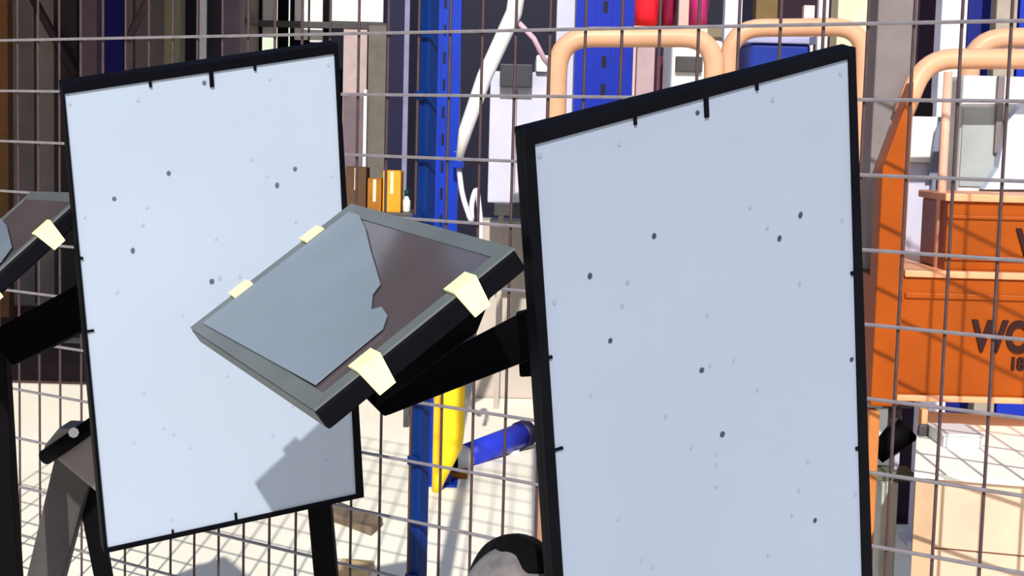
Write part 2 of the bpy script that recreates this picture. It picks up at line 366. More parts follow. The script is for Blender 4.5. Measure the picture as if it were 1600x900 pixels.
    for q in (mat('grey_skin', (112, 108, 110), .36, var=.3, scale=26, spec=.5), mat('dark_shirt', (34, 36, 42), .85, var=.2, bump=.4), mat('grey_trousers', (60, 60, 66), .85, var=.2), mat('shoe', (20, 20, 22), .6)): m3.materials.append(q)
    for p in m3.polygons:
        c = p.center; p.use_smooth = True
        p.material_index = 0 if (c.z > .685+DZ and abs(c.x) < .11) or (c.y < -.30 and c.z > .38 and abs(c.x) < .19 and (c.z > .445 or c.y < -.335)) else 1 if c.z > .34 and (c.y > -.02 or c.z > .46 or abs(c.x) > .21) else 3 if c.z < .075 else 2
    t = thing('person', 'person with short black hair crouching behind the right board, bottom centre', 'person')
    body = bpy.data.objects.new('body', m3); C.objects.link(body); body.parent = t
    # hair
    h = bmesh.new(); hh = bmesh.new(); bmesh.ops.create_icosphere(hh, subdivisions=5, radius=1); mp = {}
    random.seed(3)
    for v in hh.verts:
        n = v.co.normalized(); line = .80 if n.y < -.35 else (.80 - (n.y+.35)*1.3 if n.y < .4 else -.2)
        line += .05*math.sin(9*n.x+2) + (-.24*n.x)
        d = n.z-line+.06
        if d > 0: mp[v.index] = h.verts.new(HC + HR @ (headpt(n) + n*(-.006 + .020*min(1, d/.26)**.8 + random.uniform(-.0006, .0006))))
    for f in hh.faces:
        if all(v.index in mp for v in f.verts): h.faces.new([mp[v.index] for v in f.verts])
    bmesh.ops.delete(h, geom=[v for v in h.verts if not v.link_faces], context='VERTS')
    ho = obj('hair', h, mat('black_hair', (6, 5, 6), .6, var=.4, scale=60, bump=.6, spec=.08), t, True)
    for s_ in (-1, 1):
        e = bmesh.new(); bmesh.ops.create_uvsphere(e, u_segments=16, v_segments=10, radius=.0125)
        for v in e.verts: v.co = HC + HR @ (v.co + Vector((s_*.033, -.083, .004)))
        obj('eye', e, mat('eye', (190, 190, 190), .2), t, True)
        e = bmesh.new(); bmesh.ops.create_uvsphere(e, u_segments=12, v_segments=8, radius=.0062)
        for v in e.verts: v.co = HC + HR @ (Vector((v.co.x, v.co.y*.5, v.co.z)) + Vector((s_*.033, -.0945, .003)))
        obj('iris', e, MATS['black_hair'], t, True)
        obj('eyebrow', tube([HC + HR @ Vector((s_*x_, y_, z_)) for x_, y_, z_ in ((.014, -.109, .023), (.034, -.103, .030), (.054, -.087, .025))], .0045, 8), MATS['black_hair'], t, True)
    obj('lips', tube([HC + HR @ Vector((x_, y_, -.066)) for x_, y_ in ((-.022, -.083), (-.01, -.092), (.01, -.092), (.022, -.083))], .006, 8, radii=[.003, .006, .006, .003]), mat('lips', (116, 96, 98), .5), t, True)
    p = at(793, 905, 2.48)
    t.location = (p.x, 2.5, .0); t.rotation_euler = (0, 0, 0)
    return t
person()

# ---------------------------------------------------------------- wire mesh fence
th = -.606; un = Vector((math.cos(th), math.sin(th), 0)); nf = Vector((un.y, -un.x, 0))  # nf towards viewer side
FO = Vector((-.0074, 3.828, .252+EYE)); CW = .1013; CH = .16
fence = thing('mesh_fence', 'galvanised wire mesh fence with tall narrow cells behind the boards', 'fence')
i0, i1, j0, j1 = -26, 17, -3, 11
top, bot = FO.z - CH*j0 + .01, FO.z - CH*j1 - .01
vm = tube([(0, 0, 0), (0, 0, top-bot)], .0038, 6).copy()
vme = bpy.data.meshes.new('vertical_wire'); vm.to_mesh(vme); vme.materials.append(WIRED)
for i in range(i0, i1+1):
    p = FO + un*CW*i; o = bpy.data.objects.new('vertical_wire', vme); C.objects.link(o); o.parent = fence; o.location = (p.x, p.y, bot)
A, B = FO + un*CW*i0, FO + un*CW*i1
hm = tube([(0, 0, 0), B-A], .0045, 6); hme = bpy.data.meshes.new('horizontal_wire'); hm.to_mesh(hme); hme.materials.append(WIRE)
for j in range(j0, j1+1):
    o = bpy.data.objects.new('horizontal_wire', hme); C.objects.link(o); o.parent = fence; o.location = (A.x, A.y, FO.z - CH*j) ; o.location += Vector((nf.x, nf.y, 0))*(.0095 if (nf.y < 0) else -.0095)
def fence_post(px, wpx, m, label):
    d = ray(px, 450); t = None
    # line-plane hit with the fence
    n = Vector((un.y, -un.x, 0)); P = onp(px, 450, FO, n)
    s = wpx/F*P.y
    back = -n if n.y < 0 else n
    c = P + back*(s/2+.012)
    bm = bmesh.new(); e = un*s/2; g_ = back*s/2
    hexa(bm, [Vector((q.x, q.y, z)) for z in (0.0, top+.03) for q in (c-e-g_, c+e-g_, c+e+g_, c-e+g_)]); bev(bm, .004)
    o = obj('post', bm, m, fence); o['label'] = label
    for j in (-1, 1, 3, 5, 7, 9):
        q = P + Vector((0, 0, 0)); zc = FO.z - CH*j
        bm = bmesh.new(); hexa(bm, [Vector((r_.x, r_.y, z)) for z in (zc-.012, zc+.012) for r_ in (q-un*.014-back*.004, q+un*.014-back*.004, q+un*.014+back*.012, q-un*.014+back*.012)])
        obj('post_clip', bm, m, fence)
fence_post(650, 23, BLUED, 'narrow dark blue fence post')

# ---------------------------------------------------------------- generic background members
def post(name, label, cat, xl, xr, Y, m, yt=-120, yb=None, dep=None, kind='box', group=None):
    x0, x1, z0, z1 = px_box(xl, xr, yt, yb, Y); d_ = dep or (x1-x0)
    bm = hsec(x0, x1, Y, d_, z0, z1, max(.008, (x1-x0)*.1)) if kind == 'h' else boxbm(x0, x1, Y, Y+d_, z0, z1, min(.006, (x1-x0)*.1))
    if yb is None:
        t = thing(name, label, cat, group); obj('shaft', bm, m, t)
        obj('base_plate', boxbm(x0-.03, x1+.03, Y-.03, Y+d_+.03, 0, .012, .002), m, t)
        settle(t); return t
    return tag(obj(name, bm, m), label, cat, group)
HZ = 12.6
post('steel_column', 'broad dark hall column beside diagonal brace, top left', 'column', 84, 120, HZ, mat('dark_column', (44, 40, 50), .6), kind='h')
post('steel_column', 'narrow navy hall column above left board, top left', 'column', 161, 191, HZ-.2, mat('navy_column', (4, 4, 110), .5), kind='box')
post('steel_column', 'black hall column paired with a pale pipe above left board', 'column', 289, 309, HZ-.1, mat('black_column', (12, 10, 26), .6), kind='h')
post('steel_column', 'dark hall column right of the pale pipe', 'column', 322, 344, HZ-.1, mat('dark_column2', (40, 36, 50), .6), kind='h')
post('standpipe', 'thin pale pipe between two dark hall columns', 'pipe', 311, 321, HZ-.3, mat('pale_pipe', (200, 196, 210), .5))
post('timber_post', 'brown timber post at far left picture edge', 'post', -14, 12, HZ-.3, mat('timber', (124, 88, 60), .8))
post('grey_locker', 'tall plum grey locker between dark and navy columns', 'cabinet', 123, 151, HZ-.7, mat('plum', (92, 76, 90), .7))
post('olive_locker', 'tall olive grey locker above left board', 'cabinet', 256, 281, HZ-.5, mat('olive', (118, 114, 96), .7))
def brace(name, label, cat, p, q, Y, r, m, group=None):
    return tag(obj(name, tube([at(p[0], p[1], Y), at(q[0], q[1], Y+.02)], r, 10), m, None, True), label, cat, group)
brace('diagonal_brace', 'dark diagonal brace leaning left of the broad dark column', 'brace', (20, -60), (118, 118), HZ-.1, .035, mat('dark_brace', (60, 46, 56), .6))
brace('diagonal_brace', 'plum diagonal brace between navy column and olive locker', 'brace', (262, -60), (198, 64), HZ-.8, .03, mat('dark_brace'+'2', (78, 60, 72), .6))
# bright opening and slatted screen at the hall's end
GREIGE = mat('greige_panel', (176, 166, 164), .6)
op = thing('slatted_screen', 'white sunlit slatted screen behind left board top right corner', 'screen')
for xl, xr, yb_, m_ in ((346, 368, 92, GREIGE), (372, 404, 92, GREIGE), (408, 432, 58, OFFW), (461, 482, 62, OFFW), (485, 505, 66, OFFW), (516, 600, 34, OFFW)):
    x0, x1, z0, z1 = px_box(xl, xr, -140, yb_, 13.6); obj('panel', boxbm(x0, x1, 13.6, 13.66, z0, z1, .006), m_, op)
for xl, xr in ((404, 408), (433, 449), (505, 514)):
    x0, x1, z0, z1 = px_box(xl, xr, -140, None, 13.5); obj('upright', boxbm(x0, x1, 13.5, 13.56, z0, z1, .004), BLACK2, op)
x0, x1, z0, z1 = px_box(344, 404, 27, 37, 13.5); obj('rail', boxbm(x0, x1, 13.5, 13.56, z0, z1, .004), GREY, op)
x0, x1, z0, z1 = px_box(404, 604, 34, 44, 13.45); obj('rail', boxbm(x0, x1, 13.45, 13.51, z0, z1, .004), GREYD, op)
settle(op)
cb = thing('storage_cage', 'grey mauve storage cage standing right of the left board', 'cage')
for xl, xr, yt, m_ in ((535, 568, 150, mat('mauve_panel', (104, 90, 100), .7)), (574, 602, 40, mat('olive_panel', (96, 92, 88), .7)), (535, 572, 46, mat('pinkish_panel', (168, 150, 152), .7))):
    x0, x1, z0, z1 = px_box(xl, xr, yt, None, 12.9 if yt != 46 else 13.0); obj('panel', boxbm(x0, x1, 12.9 if yt != 46 else 13.0, 13.04, z0, z1, .004), m_, cb)
x0, x1, z0, z1 = px_box(568, 573, 140, None, 12.85); obj('upright', boxbm(x0, x1, 12.8, 12.88, z0, z1, .004), OFFW, cb)
settle(cb)
post('navy_upright', 'tall navy rack upright left of the blue posts', 'post', 603, 634, 9.6, mat('navy_upright', (6, 6, 46), .5), kind='h')
post('thin_pole', 'thin pale pole beside the dark blue fence post', 'pole', 631, 639, 9.3, mat('pale_pole', (116, 116, 146), .4))
# ---------------------------------------------------------------- shelf of boxes left of the blue posts
sh = thing('low_shelf', 'low grey shelf under the brown boxes, right of the left board', 'shelf')
SY = 8.2
x0, x1, z0, z1 = px_box(535, 645, 332, 342, SY); obj('shelf_board', boxbm(x0-.1, x1, SY, SY+.4, z0, z1, .004), GREYD, sh)
for xx in (x0-.07, x1-.03):
    for yy in (SY+.01, SY+.36): obj('leg', boxbm(xx, xx+.03, yy, yy+.03, 0, z0, .002), GREYD, sh)
ztop = z1; settle(sh)
for xl, xr, yt, m_, lb in ((540, 572, 262, mat('dark_carton', (84, 62, 44), .8), 'dark brown carton, leftmost on the low shelf'), (574, 596, 280, BROWN, 'reddish brown carton in the middle of the low shelf'), (598, 626, 268, mat('ochre_carton', (214, 146, 40), .7), 'ochre carton on the right of the low shelf')):
    x0, x1, z0, z1 = px_box(xl, xr, yt, 332, SY+.06)
    t = thing('carton', lb, 'box', 'cartons on the low shelf'); obj('body', boxbm(x0, x1, SY+.06, SY+.26, ztop, z1, .004), m_, t)
    obj('flap', boxbm(x0+.002, x1-.002, SY+.06, SY+.15, z1, z1+.005), m_, t); obj('tape', boxbm((x0+x1)/2-.008, (x0+x1)/2+.008, SY+.058, SY+.061, z1-.12, z1-.001), CREAM, t); settle(t)
bt = thing('white_bottle', 'small white bottle with dark cap at the shelf right end', 'bottle')
p = at(635, 331, SY+.12); p.z = ztop
bm = tube([p + Vector((0, 0, h)) for h in (0, .005, .06, .075, .09)], .02, 14, radii=[.018, .021, .021, .012, .009]); obj('body', bm, OFFW, bt, True)
obj('cap', tube([p+Vector((0, 0, .088)), p+Vector((0, 0, .12))], .013, 12), mat('green_cap', (20, 50, 50), .5), bt, True); settle(bt)

# ---------------------------------------------------------------- blue rack upright, guard and braces
def rack_upright(xl, xr, Y, m, label, yt=-160):
    x0, x1, z0, z1 = px_box(xl, xr, yt, None, Y); wd = x1-x0
    t = thing('rack_upright', label, 'rack upright', 'blue rack uprights')
    b = bmesh.new()                      # open channel with returned lips
    boxbm(x0, x1, Y, Y+.01, 0, z1, bm=b); boxbm(x0, x0+.012, Y+.01, Y+.1, 0, z1, bm=b); boxbm(x1-.012, x1, Y+.01, Y+.1, 0, z1, bm=b)
    boxbm(x0+wd*.34, x0+wd*.40, Y-.008, Y, 0, z1, bm=b); boxbm(x0+wd*.62, x0+wd*.68, Y-.008, Y, 0, z1, bm=b)
    obj('channel', b, m, t)
    for k_ in range(int(z1/.12)):
        obj('slot', boxbm(x0+wd*.46, x0+wd*.54, Y-.002, Y+.001, .1+k_*.12, .15+k_*.12), NAVY, t)
    obj('base_plate', boxbm(x0-.03, x1+.03, Y-.03, Y+.13, 0, .01, .002), m, t)
    settle(t); return t
rack_upright(670, 720, 6.85, BLUE, 'bright blue rack upright right behind the blue fence post')
rack_upright(899, 990, 6.85, mat('deep_blue_paint', (0, 32, 146), .4, var=.15, scale=5), 'wide deep blue rack upright behind the first orange hoop')
post('pale_column', 'pale lavender column left of the wide blue rack upright', 'column', 868, 898, 7.1, PALE)
post('pale_column', 'pale lavender column between the two orange hoops', 'column', 1130, 1157, 7.1, mat('pale_column_paint', (214, 214, 236), .5))
yg = thing('column_guard', 'yellow column guard at the blue upright foot', 'guard')
b = bmesh.new(); yb0 = 6.72
prof = [(674, 590), (674, 785)]
cols = 10; zt = at(700, 590, yb0).z
ringv = []
for zi in range(9):
    z = zt*zi/8; row = []
    full = .3 + .7*min(1, zi/3.2)
    for c_ in range(cols+1):
        a = math.pi*c_/cols; xl = at(675, 700, yb0).x; xr = xl + (at(724, 700, yb0).x - xl)*full
        row.append((xl+(xr-xl)*(.5-.5*math.cos(a)), yb0+.05-.06*math.sin(a), z))
    ringv.append(row)
for off in (0, .012):
    pass
vo = [[b.verts.new(p) for p in row] for row in ringv]; vi = [[b.verts.new((p[0], p[1]+.012, p[2])) for p in row] for row in ringv]
for i in range(8):
    for c_ in range(cols):
        b.faces.new((vo[i][c_], vo[i][c_+1], vo[i+1][c_+1], vo[i+1][c_])); b.faces.new((vi[i+1][c_], vi[i+1][c_+1], vi[i][c_+1], vi[i][c_]))
for c_ in range(cols): b.faces.new((vo[8][c_], vo[8][c_+1], vi[8][c_+1], vi[8][c_])); b.faces.new((vi[0][c_], vi[0][c_+1], vo[0][c_+1], vo[0][c_]))
for i in range(8): b.faces.new((vi[i][0], vo[i][0], vo[i+1][0], vi[i+1][0])); b.faces.new((vo[i][cols], vi[i][cols], vi[i+1][cols], vo[i+1][cols]))
obj('shell', b, YELLOW, yg, True)
x0 = at(684, 700, yb0).x; o = obj('stripe', boxbm(x0, x0+.012, yb0-.006, yb0+.01, .02, zt), mat('amber_paint', (226, 150, 30), .5), yg); o['label'] = 'amber stripe'
settle(yg)
bt = thing('blue_tube', 'blue tube with white left end propped on a brown block by the guard', 'tube')
A_, B_ = at(722, 716, 7.3), at(818, 678, 7.7); r_ = .062
A_.z = at(722, 716, 7.3).z; d_ = (B_-A_)
obj('body', tube([A_, B_], r_, 20), mat('tube_blue', (40, 56, 190), .4), bt, True)
o = obj('end_cap', tube([A_-d_*.06, A_+d_*.03], r_*1.03, 20), OFFW, bt, True); o['label'] = 'white end cap'
o = obj('end_collar', tube([B_-d_*.06, B_+d_*.05], r_*1.12, 20), mat('tube_collar', (36, 26, 60), .5), bt, True); o['label'] = 'dark collar'
p0 = A_ + d_*.8; obj('rest', boxbm(p0.x-.04, p0.x+.04, p0.y-.05, p0.y+.05, 0, max(.02, p0.z-r_*.9), .003), OFFW, bt)
settle(bt)
bk = thing('brown_block', 'brown wooden block on the ground right of the yellow guard', 'block')
x0, x1, z0, z1 = px_box(703, 736, 738, None, 7.0); obj('body', boxbm(x0, x1, 7.0, 7.1, 0, z1, .006), BROWN, bk)
obj('top_pad', boxbm(x0+.004, x0+.05, 7.0, 7.06, z1, z1+.1, .004), BLACK2, bk); settle(bk)
# slanting white brace tied to the rack upright
wb = thing('white_brace', 'thick white slanting tube right of the bright blue upright', 'brace')
obj('tube', tube([at(818, -70, 6.72), at(803, 20, 6.72), at(757, 120, 6.72), at(727, 205, 6.72), at(717, 250, 6.76)], .036, 14, radii=[.036, .036, .034, .03, .014]), OFFW, wb, True)
obj('cleat', boxbm(at(708, 250, 6.8).x, at(724, 250, 6.8).x, 6.75, 6.85, at(715, 262, 6.8).z, at(715, 236, 6.8).z, .004), BLUE, wb)
obj('branch', tube([at(810, 35, 6.74), at(834, 60, 6.76), at(850, 92, 6.78), at(872, 118, 7.08)], .012, 8), mat('pink_pipe', (196, 164, 180), .5), wb, True)
settle(wb)
wt = thing('twisted_strap', 'white looped strap hanging beside the blue upright base', 'strap')
obj('strap', tube(rounded([at(717, 262, 6.8), at(722, 305, 6.75), at(738, 352, 6.75), at(736, 318, 6.78), at(745, 290, 6.8), at(752, 352, 6.8), at(748, 420, 6.8)], .05), .012, 8), mat('strap_white', (214, 206, 216), .6), wt, True)
settle(wt)
# white control cabinet
wc = thing('control_cabinet', 'pale control cabinet on a dark plinth, left of the first orange hoop', 'cabinet')
CY = 8.4
x0, x1, z0, z1 = px_box(764, 868, 112, 318, CY); obj('body', boxbm(x0, x1, CY, CY+.5, z0, z1, .01), PALE, wc)
xa = at(843, 110, CY).x; obj('hood', boxbm(xa-.02, x1+.02, CY-.04, CY+.5, z1, z1+.09, .01), OFFW, wc)
x0b, x1b, z0b, z1b = px_box(781, 832, 100, 136, CY-.1); o = obj('control_box', boxbm(x0b, x1b, CY-.1, CY, z0b, z1b, .006), mat('slate_box', (56, 58, 66), .5), wc); o['label'] = 'dark slate control box'
x2, x3, z2, z3 = px_box(772, 868, 318, 338, CY-.02); obj('plinth', boxbm(x2, x3, CY-.02, CY+.5, z2, z0, .004), GREYD, wc)
for xx in (x2+.02, x3-.05): obj('leg', boxbm(xx+.0, xx+.03, CY+.44, CY+.47, 0, z2, .002), CONCW, wc)
obj('door_seam', boxbm(at(806, 200, CY).x-.003, at(806, 200, CY).x+.003, CY-.003, CY, z0+.02, z1-.1), GREY, wc)
settle(wc)
# dark containers behind
post('navy_container', 'navy container wall behind the white slanting brace', 'container', 690, 1140, 11.2, NAVY, yt=-160, dep=.6)
# ---------------------------------------------------------------- shelf with red sacks behind the hoops
sy = 7.8
rk = thing('rack_beam', 'beige rack beam carrying the red sacks', 'beam')
x0, x1, z0, z1 = px_box(985, 1130, 42, 56, sy); obj('beam', boxbm(x0, x1, sy, sy+.05, z0, z1, .004), CREAM, rk); obj('deck', boxbm(x0, x1, sy+.05, sy+.6, z1-.02, z1, .002), CREAM, rk)
for xx in (x0, x1-.04):
    for yy in (sy+.05, sy+.56): obj('leg', boxbm(xx, xx+.04, yy, yy+.04, 0, z1-.02, .002), mat('beige_leg', (196, 168, 160), .6), rk)
settle(rk); zd = z1
def sack(xl, xr, yt, m, label, dy=.08):
    x0, x1, _, z1 = px_box(xl, xr, yt, 42, sy+dy); b = bmesh.new(); bmesh.ops.create_icosphere(b, subdivisions=3, radius=1)
    cx, hw, hh = (x0+x1)/2, (x1-x0)/2, (z1-zd)/2
    for v in b.verts:
        n_ = v.co.copy(); s_ = 1+.08*math.sin(7*n_.x+5*n_.z)+.05*math.sin(11*n_.z)
        v.co = Vector((cx+hw*math.copysign(abs(n_.x)**.7, n_.x)*s_, sy+dy+.15+.14*n_.y, zd+hh+hh*math.copysign(abs(n_.z)**.6, n_.z)))
        v.co.z = max(v.co.z, zd)
    t = thing('sack', label, 'sack', 'sacks on the rack beam'); obj('body', b, m, t, True)
    obj('tie', tube([(cx, sy+dy+.15, z1-.02), (cx+.01, sy+dy+.15, z1+.05)], .02, 8), m, t, True); settle(t)
sack(990, 1034, -14, RED, 'bright red sack, leftmost on the beige rack beam')
sack(1036, 1060, -20, MAROON, 'maroon sack in the middle of the beige rack beam', .12)
sack(1078, 1112, -30, PINK, 'magenta sack, rightmost on the beige rack beam')
post('beige_pole', 'beige pole between maroon and magenta sacks', 'pole', 1058, 1074, 7.6, mat('beige_leg', (196, 168, 160), .6))
# beige plum panel and white unit with screen beneath the beam
post('mauve_panel', 'mauve board standing under the red sacks', 'board', 992, 1020, 7.4, mat('mauve', (176, 150, 156), .7), yt=66)
post('plum_roll', 'dark plum roll standing right of the mauve board', 'roll', 1022, 1044, 7.1, mat('plum_roll', (96, 20, 66), .7), yt=88)
wu = thing('white_unit', 'white machine unit with grey display under the first hoop', 'machine')
x0, x1, z0, z1 = px_box(1046, 1126, 62, None, 6.6); obj('body', boxbm(x0, x1, 6.6, 7.0, 0, z1, .02), OFFW, wu)
x0, x1, z0, z1 = px_box(1056, 1098, 88, 112, 6.57); o = obj('display', boxbm(x0, x1, 6.57, 6.6, z0, z1, .004), GREYD, wu); o['label'] = 'dark grey display'; settle(wu)
# things between hoop B and the grey column
bp = thing('blue_bin', 'blue bin behind the second orange hoop', 'bin')
x0, x1, z0, z1 = px_box(1168, 1262, 68, None, 6.4); obj('body', boxbm(x0, x1, 6.4, 6.9, 0, z1, .015), mat('bin_blue', (10, 40, 130), .5), bp)
obj('lid', boxbm(x0-.02, x1+.02, 6.38, 6.92, z1, z1+.03, .008), mat('bin_lid', (150, 150, 186), .5), bp); settle(bp)
post('olive_crate', 'olive brown crate high on the right, beside pink post', 'crate', 1176, 1210, 7.6, mat('olive_brown', (112, 92, 60), .8), yt=-20)
post('dark_locker', 'dark plum locker between olive crate and pale posts', 'cabinet', 1212, 1306, 8.0, mat('dark_plum', (34, 16, 32), .7), yt=-120)
post('pale_post', 'pinkish post above the second hoop, left of a pair', 'post', 1250, 1267, 7.2, mat('pale_pink', (226, 196, 196), .5), yt=8)
post('pale_post', 'pale grey post above the second hoop, right of a pair', 'post', 1276, 1292, 6.2, mat('pale_grey', (206, 196, 200), .5))
post('cream_cabinet', 'cream cabinet top above the second hoop', 'cabinet', 1306, 1362, 7.0, CREAM)
# ---------------------------------------------------------------- orange machine frame
MY = 3.95
om = thing('orange_machine', 'orange steel machine frame with dark lettering, right edge', 'machine')
oc = bmesh.new(); q = [at(1385, 250, MY-.08), at(1431, 128, MY-.08), at(1413, 410, MY-.08), at(1387, 640, MY-.08), at(1364, 900, MY-.08), at(1340, 900, MY-.08), at(1350, 600, MY-.08)]
# slanted-top column
cxl, cxr = at(1372, 400, MY-.08).x, at(1414, 400, MY-.08).x
hexa(oc, [Vector((cxl, MY-.08, at(1380, 635, MY-.08).z)), Vector((cxr, MY-.08, at(1380, 635, MY-.08).z)), Vector((cxr, MY+.0, at(1380, 635, MY-.08).z)), Vector((cxl, MY+.0, at(1380, 635, MY-.08).z)),
          Vector((cxl, MY-.08, at(1385, 262, MY-.08).z)), Vector((cxr, MY-.08, at(1431, 128, MY-.08).z)), Vector((cxr, MY, at(1431, 128, MY-.08).z)), Vector((cxl, MY, at(1385, 262, MY-.08).z))]); bev(oc, .004)
obj('column', oc, ORANGE, om)
x0, x1, z0, z1 = px_box(1352, 1385, 635, None, MY-.08); obj('leg', boxbm(x0, x1, MY-.08, MY-.02, 0, z0 if z0 > .1 else at(1380, 635, MY).z, .004), mat('dull_orange_paint', (190, 120, 66), .5), om)
XR = at(2150, 500, MY).x
x0 = at(1358, 520, MY).x; z1 = at(1480, 434, MY).z; z0 = at(1480, 618, MY).z
z1_beam = z1+.018
gx0, gx1, _, gz = px_box(1369, 1432, -160, None, MY+.15)
obj('mast', boxbm(gx0, gx1, MY+.15, MY+.15+gx1-gx0, z1, gz, .006), GREY, om)['label'] = 'broad grey steel mast'
gx0, gx1, _, gz = px_box(1470, 1483, 112, None, MY+.1)
obj('riser_pipe', tube([((gx0+gx1)/2, MY+.1, z1), ((gx0+gx1)/2, MY+.1, gz)], .012, 10), mat('peach_pipe', (212, 164, 144), .5), om, True)['label'] = 'peach riser pipe'
obj('beam', boxbm(x0, XR, MY, MY+.76, z0, z1, .006), ORANGE, om)
o = obj('beam_lip', boxbm(at(1412, 430, MY).x, XR, MY-.012, MY+.76, z1, z1+.018, .004), LIP, om); o['label'] = 'pale lip'
o = obj('beam_lip', boxbm(x0, XR, MY-.012, MY+.76, z0-.016, z0, .004), LIP, om); o['label'] = 'pale lip'
xb = at(1482, 360, MY).x; z3 = at(1540, 316, MY).z
obj('upper_box', boxbm(xb, XR, MY+.02, MY+.27, z1+.018, z3, .006), ORANGE, om)
o = obj('box_lip', boxbm(xb-.01, XR, MY+.005, MY+.28, z3, z3+.02, .004), LIP, om); o['label'] = 'pale lip'
obj('ridge', boxbm(at(1414, 455, MY).x, XR, MY-.008, MY, z1-.055, z1-.04, .003), ORANGE, om)
obj('ridge', boxbm(xb, XR, MY+.012, MY+.02, z3-.045, z3-.035, .003), ORANGE, om)
obj('ridge', boxbm(xb, XR, MY+.012, MY+.02, z1+.045, z1+.058, .003), ORANGE, om)
for xx in (XR-.1,): obj('leg', boxbm(xx, xx+.06, MY+.1, MY+.16, 0, z0-.016, .004), ORANGE, om)
def letters(txt, px, py, hpx, Y, wide=1., parent=None, off=.004):
    cu = bpy.data.curves.new('lettering', 'FONT'); cu.body = txt; cu.size = 1.; cu.extrude = .004; cu.offset = .04
    o = bpy.data.objects.new('lettering', cu); C.objects.link(o); p = at(px, py, Y)
    s = hpx/F*Y/.70; o.location = (p.x, Y, p.z); o.rotation_euler = (math.pi/2, 0, 0); o.scale = (s*wide, s, 1)
    bpy.context.view_layer.update()
    me = bpy.data.meshes.new_from_object(o.evaluated_get(bpy.context.evaluated_depsgraph_get()))
    q = bpy.data.objects.new('lettering', me); C.objects.link(q); q.location = o.location; q.rotation_euler = o.rotation_euler; q.scale = o.scale
    bpy.data.objects.remove(o); me.materials.clear(); me.materials.append(TEXT); q.parent = parent; return q
letters('WO', 1519, 547, 47, MY-.003, .74, om); letters('18', 1576, 577, 19, MY-.003, .9, om); letters('V', 1588, 398, 40, MY+.017, .8, om)
def hoop(label, pts, Y, r, feet, m=ORANGE2, mid=None):
    t = thing('guard_hoop', label, 'hoop', 'orange tube hoops')
    P = [at(x, y, Y) for x, y in pts]
    P[0] = Vector((P[0].x, Y, feet)) if feet is not None else P[0]; P[-1] = Vector((P[-1].x, Y, feet)) if feet is not None else P[-1]
    if mid: P[0] = at(*mid)
    obj('tube', tube(rounded(P, .11, 8), r, 16), m, t, True)
    if feet == 0:
        for q_ in (P[0], P[-1]): obj('foot_plate', boxbm(q_.x-.06, q_.x+.06, Y-.06, Y+.06, 0, .012, .002), m, t)
    settle(t)
hoop('peach orange tube hoop behind the right board, left of the pair', [(866, 300), (872, 58), (1118, 58), (1112, 300)], 5.0, .033, 0)
hoop('second peach orange tube hoop, beside the grey column', [(1136, 300), (1140, 44), (1352, 42), (1345, 300)], 5.13, .030, 0)

hoop('front peach orange hoop over the orange machine', [(1412, 170), (1446, 92), (1800, 92), (1790, 300)], 4.10, .027, z3+.02, mid=(1412, 176, 4.06))
hoop('rear peach orange hoop above the machine, mostly beyond the right edge', [(1512, 300), (1516, 60), (1850, 56), (1850, 300)], 4.64, .030, z1_beam)
# white machine casing above the orange box
wm = thing('white_casing', 'white machine casing with grey window above the orange box', 'machine')
WY = 4.32
x0, x1, z0, z1 = px_box(1500, 1568, 118, None, WY); XW = at(1750, 200, WY).x
obj('body', boxbm(x0, XW, WY, WY+.2, z1_beam, z1, .012), OFFW, wm)
a0, a1, c0, c1 = px_box(1502, 1555, 168, 292, WY-.006); obj('window', boxbm(a0, a1, WY-.006, WY, c0, c1, .002), mat('grey_glass', (156, 164, 168), .2), wm)
a0, a1, c0, c1 = px_box(1557, 1568, 118, 240, WY-.02); obj('trim', boxbm(a0, a1, WY-.02, WY, c0, c1, .004), GREY, wm)
pts = [at(1600, 160, WY-.05), at(1575, 190, WY-.05), at(1566, 230, WY-.05), at(1560, 262, WY-.05), at(1538, 296, WY-.05)]
b = bmesh.new(); fr = [b.verts.new(p_) for p_ in pts] + [b.verts.new(at(1700, 296, WY-.05)), b.verts.new(at(1700, 160, WY-.05))]
bkf = [b.verts.new(v.co+Vector((0, .05, 0))) for v in fr]; b.faces.new(fr); b.faces.new(bkf[::-1])
for i in range(7): b.faces.new((fr[i], bkf[i], bkf[(i+1) % 7], fr[(i+1) % 7]))
obj('hood', b, mat('bluish_white', (196, 206, 228), .4), wm)
settle(wm)
ps = thing('pale_gate', 'pale panel with slanting grey bar between orange column and pipe', 'panel')
PY = 4.57
x0, x1, z0, z1 = px_box(1418, 1480, 182, 424, PY); obj('panel', boxbm(x0, x1, PY, PY+.02, z1_beam, z1, .003), PALE, ps)
x0, x1, z0, z1 = px_box(1424, 1464, 182, 254, PY-.02); obj('white_plate', boxbm(x0, x1, PY-.02, PY, z0, z1, .004), OFFW, ps)
obj('bar', slab([at(1466, 190, PY-.03), at(1472, 190, PY-.03), at(1456, 416, PY-.03), at(1444, 416, PY-.03)], Vector((0, .03, 0))), mat('blue_grey_bar', (120, 124, 146), .5), ps)
obj('bar_head', slab([at(1462, 205, PY-.045), at(1470, 190, PY-.045), at(1466, 275, PY-.045), at(1452, 275, PY-.045)], Vector((0, .015, 0))), mat('blue_grey_bar', (120, 124, 146), .5), ps)
x0, x1, z0, z1 = px_box(1424, 1458, 160, 180, PY-.01); obj('top_block', boxbm(x0, x1, PY-.01, PY+.02, z0-.01, z1, .004), BLACK2, ps)
settle(ps)
post('plum_locker', 'dark plum locker behind the grey column, upper right', 'cabinet', 1430, 1462, 6.4, mat('dark_plum2', (36, 18, 40), .7))
post('lilac_panel', 'pale lilac leaning panel top right', 'panel', 1468, 1508, 6.05, mat('lilac', (216, 212, 226), .6))
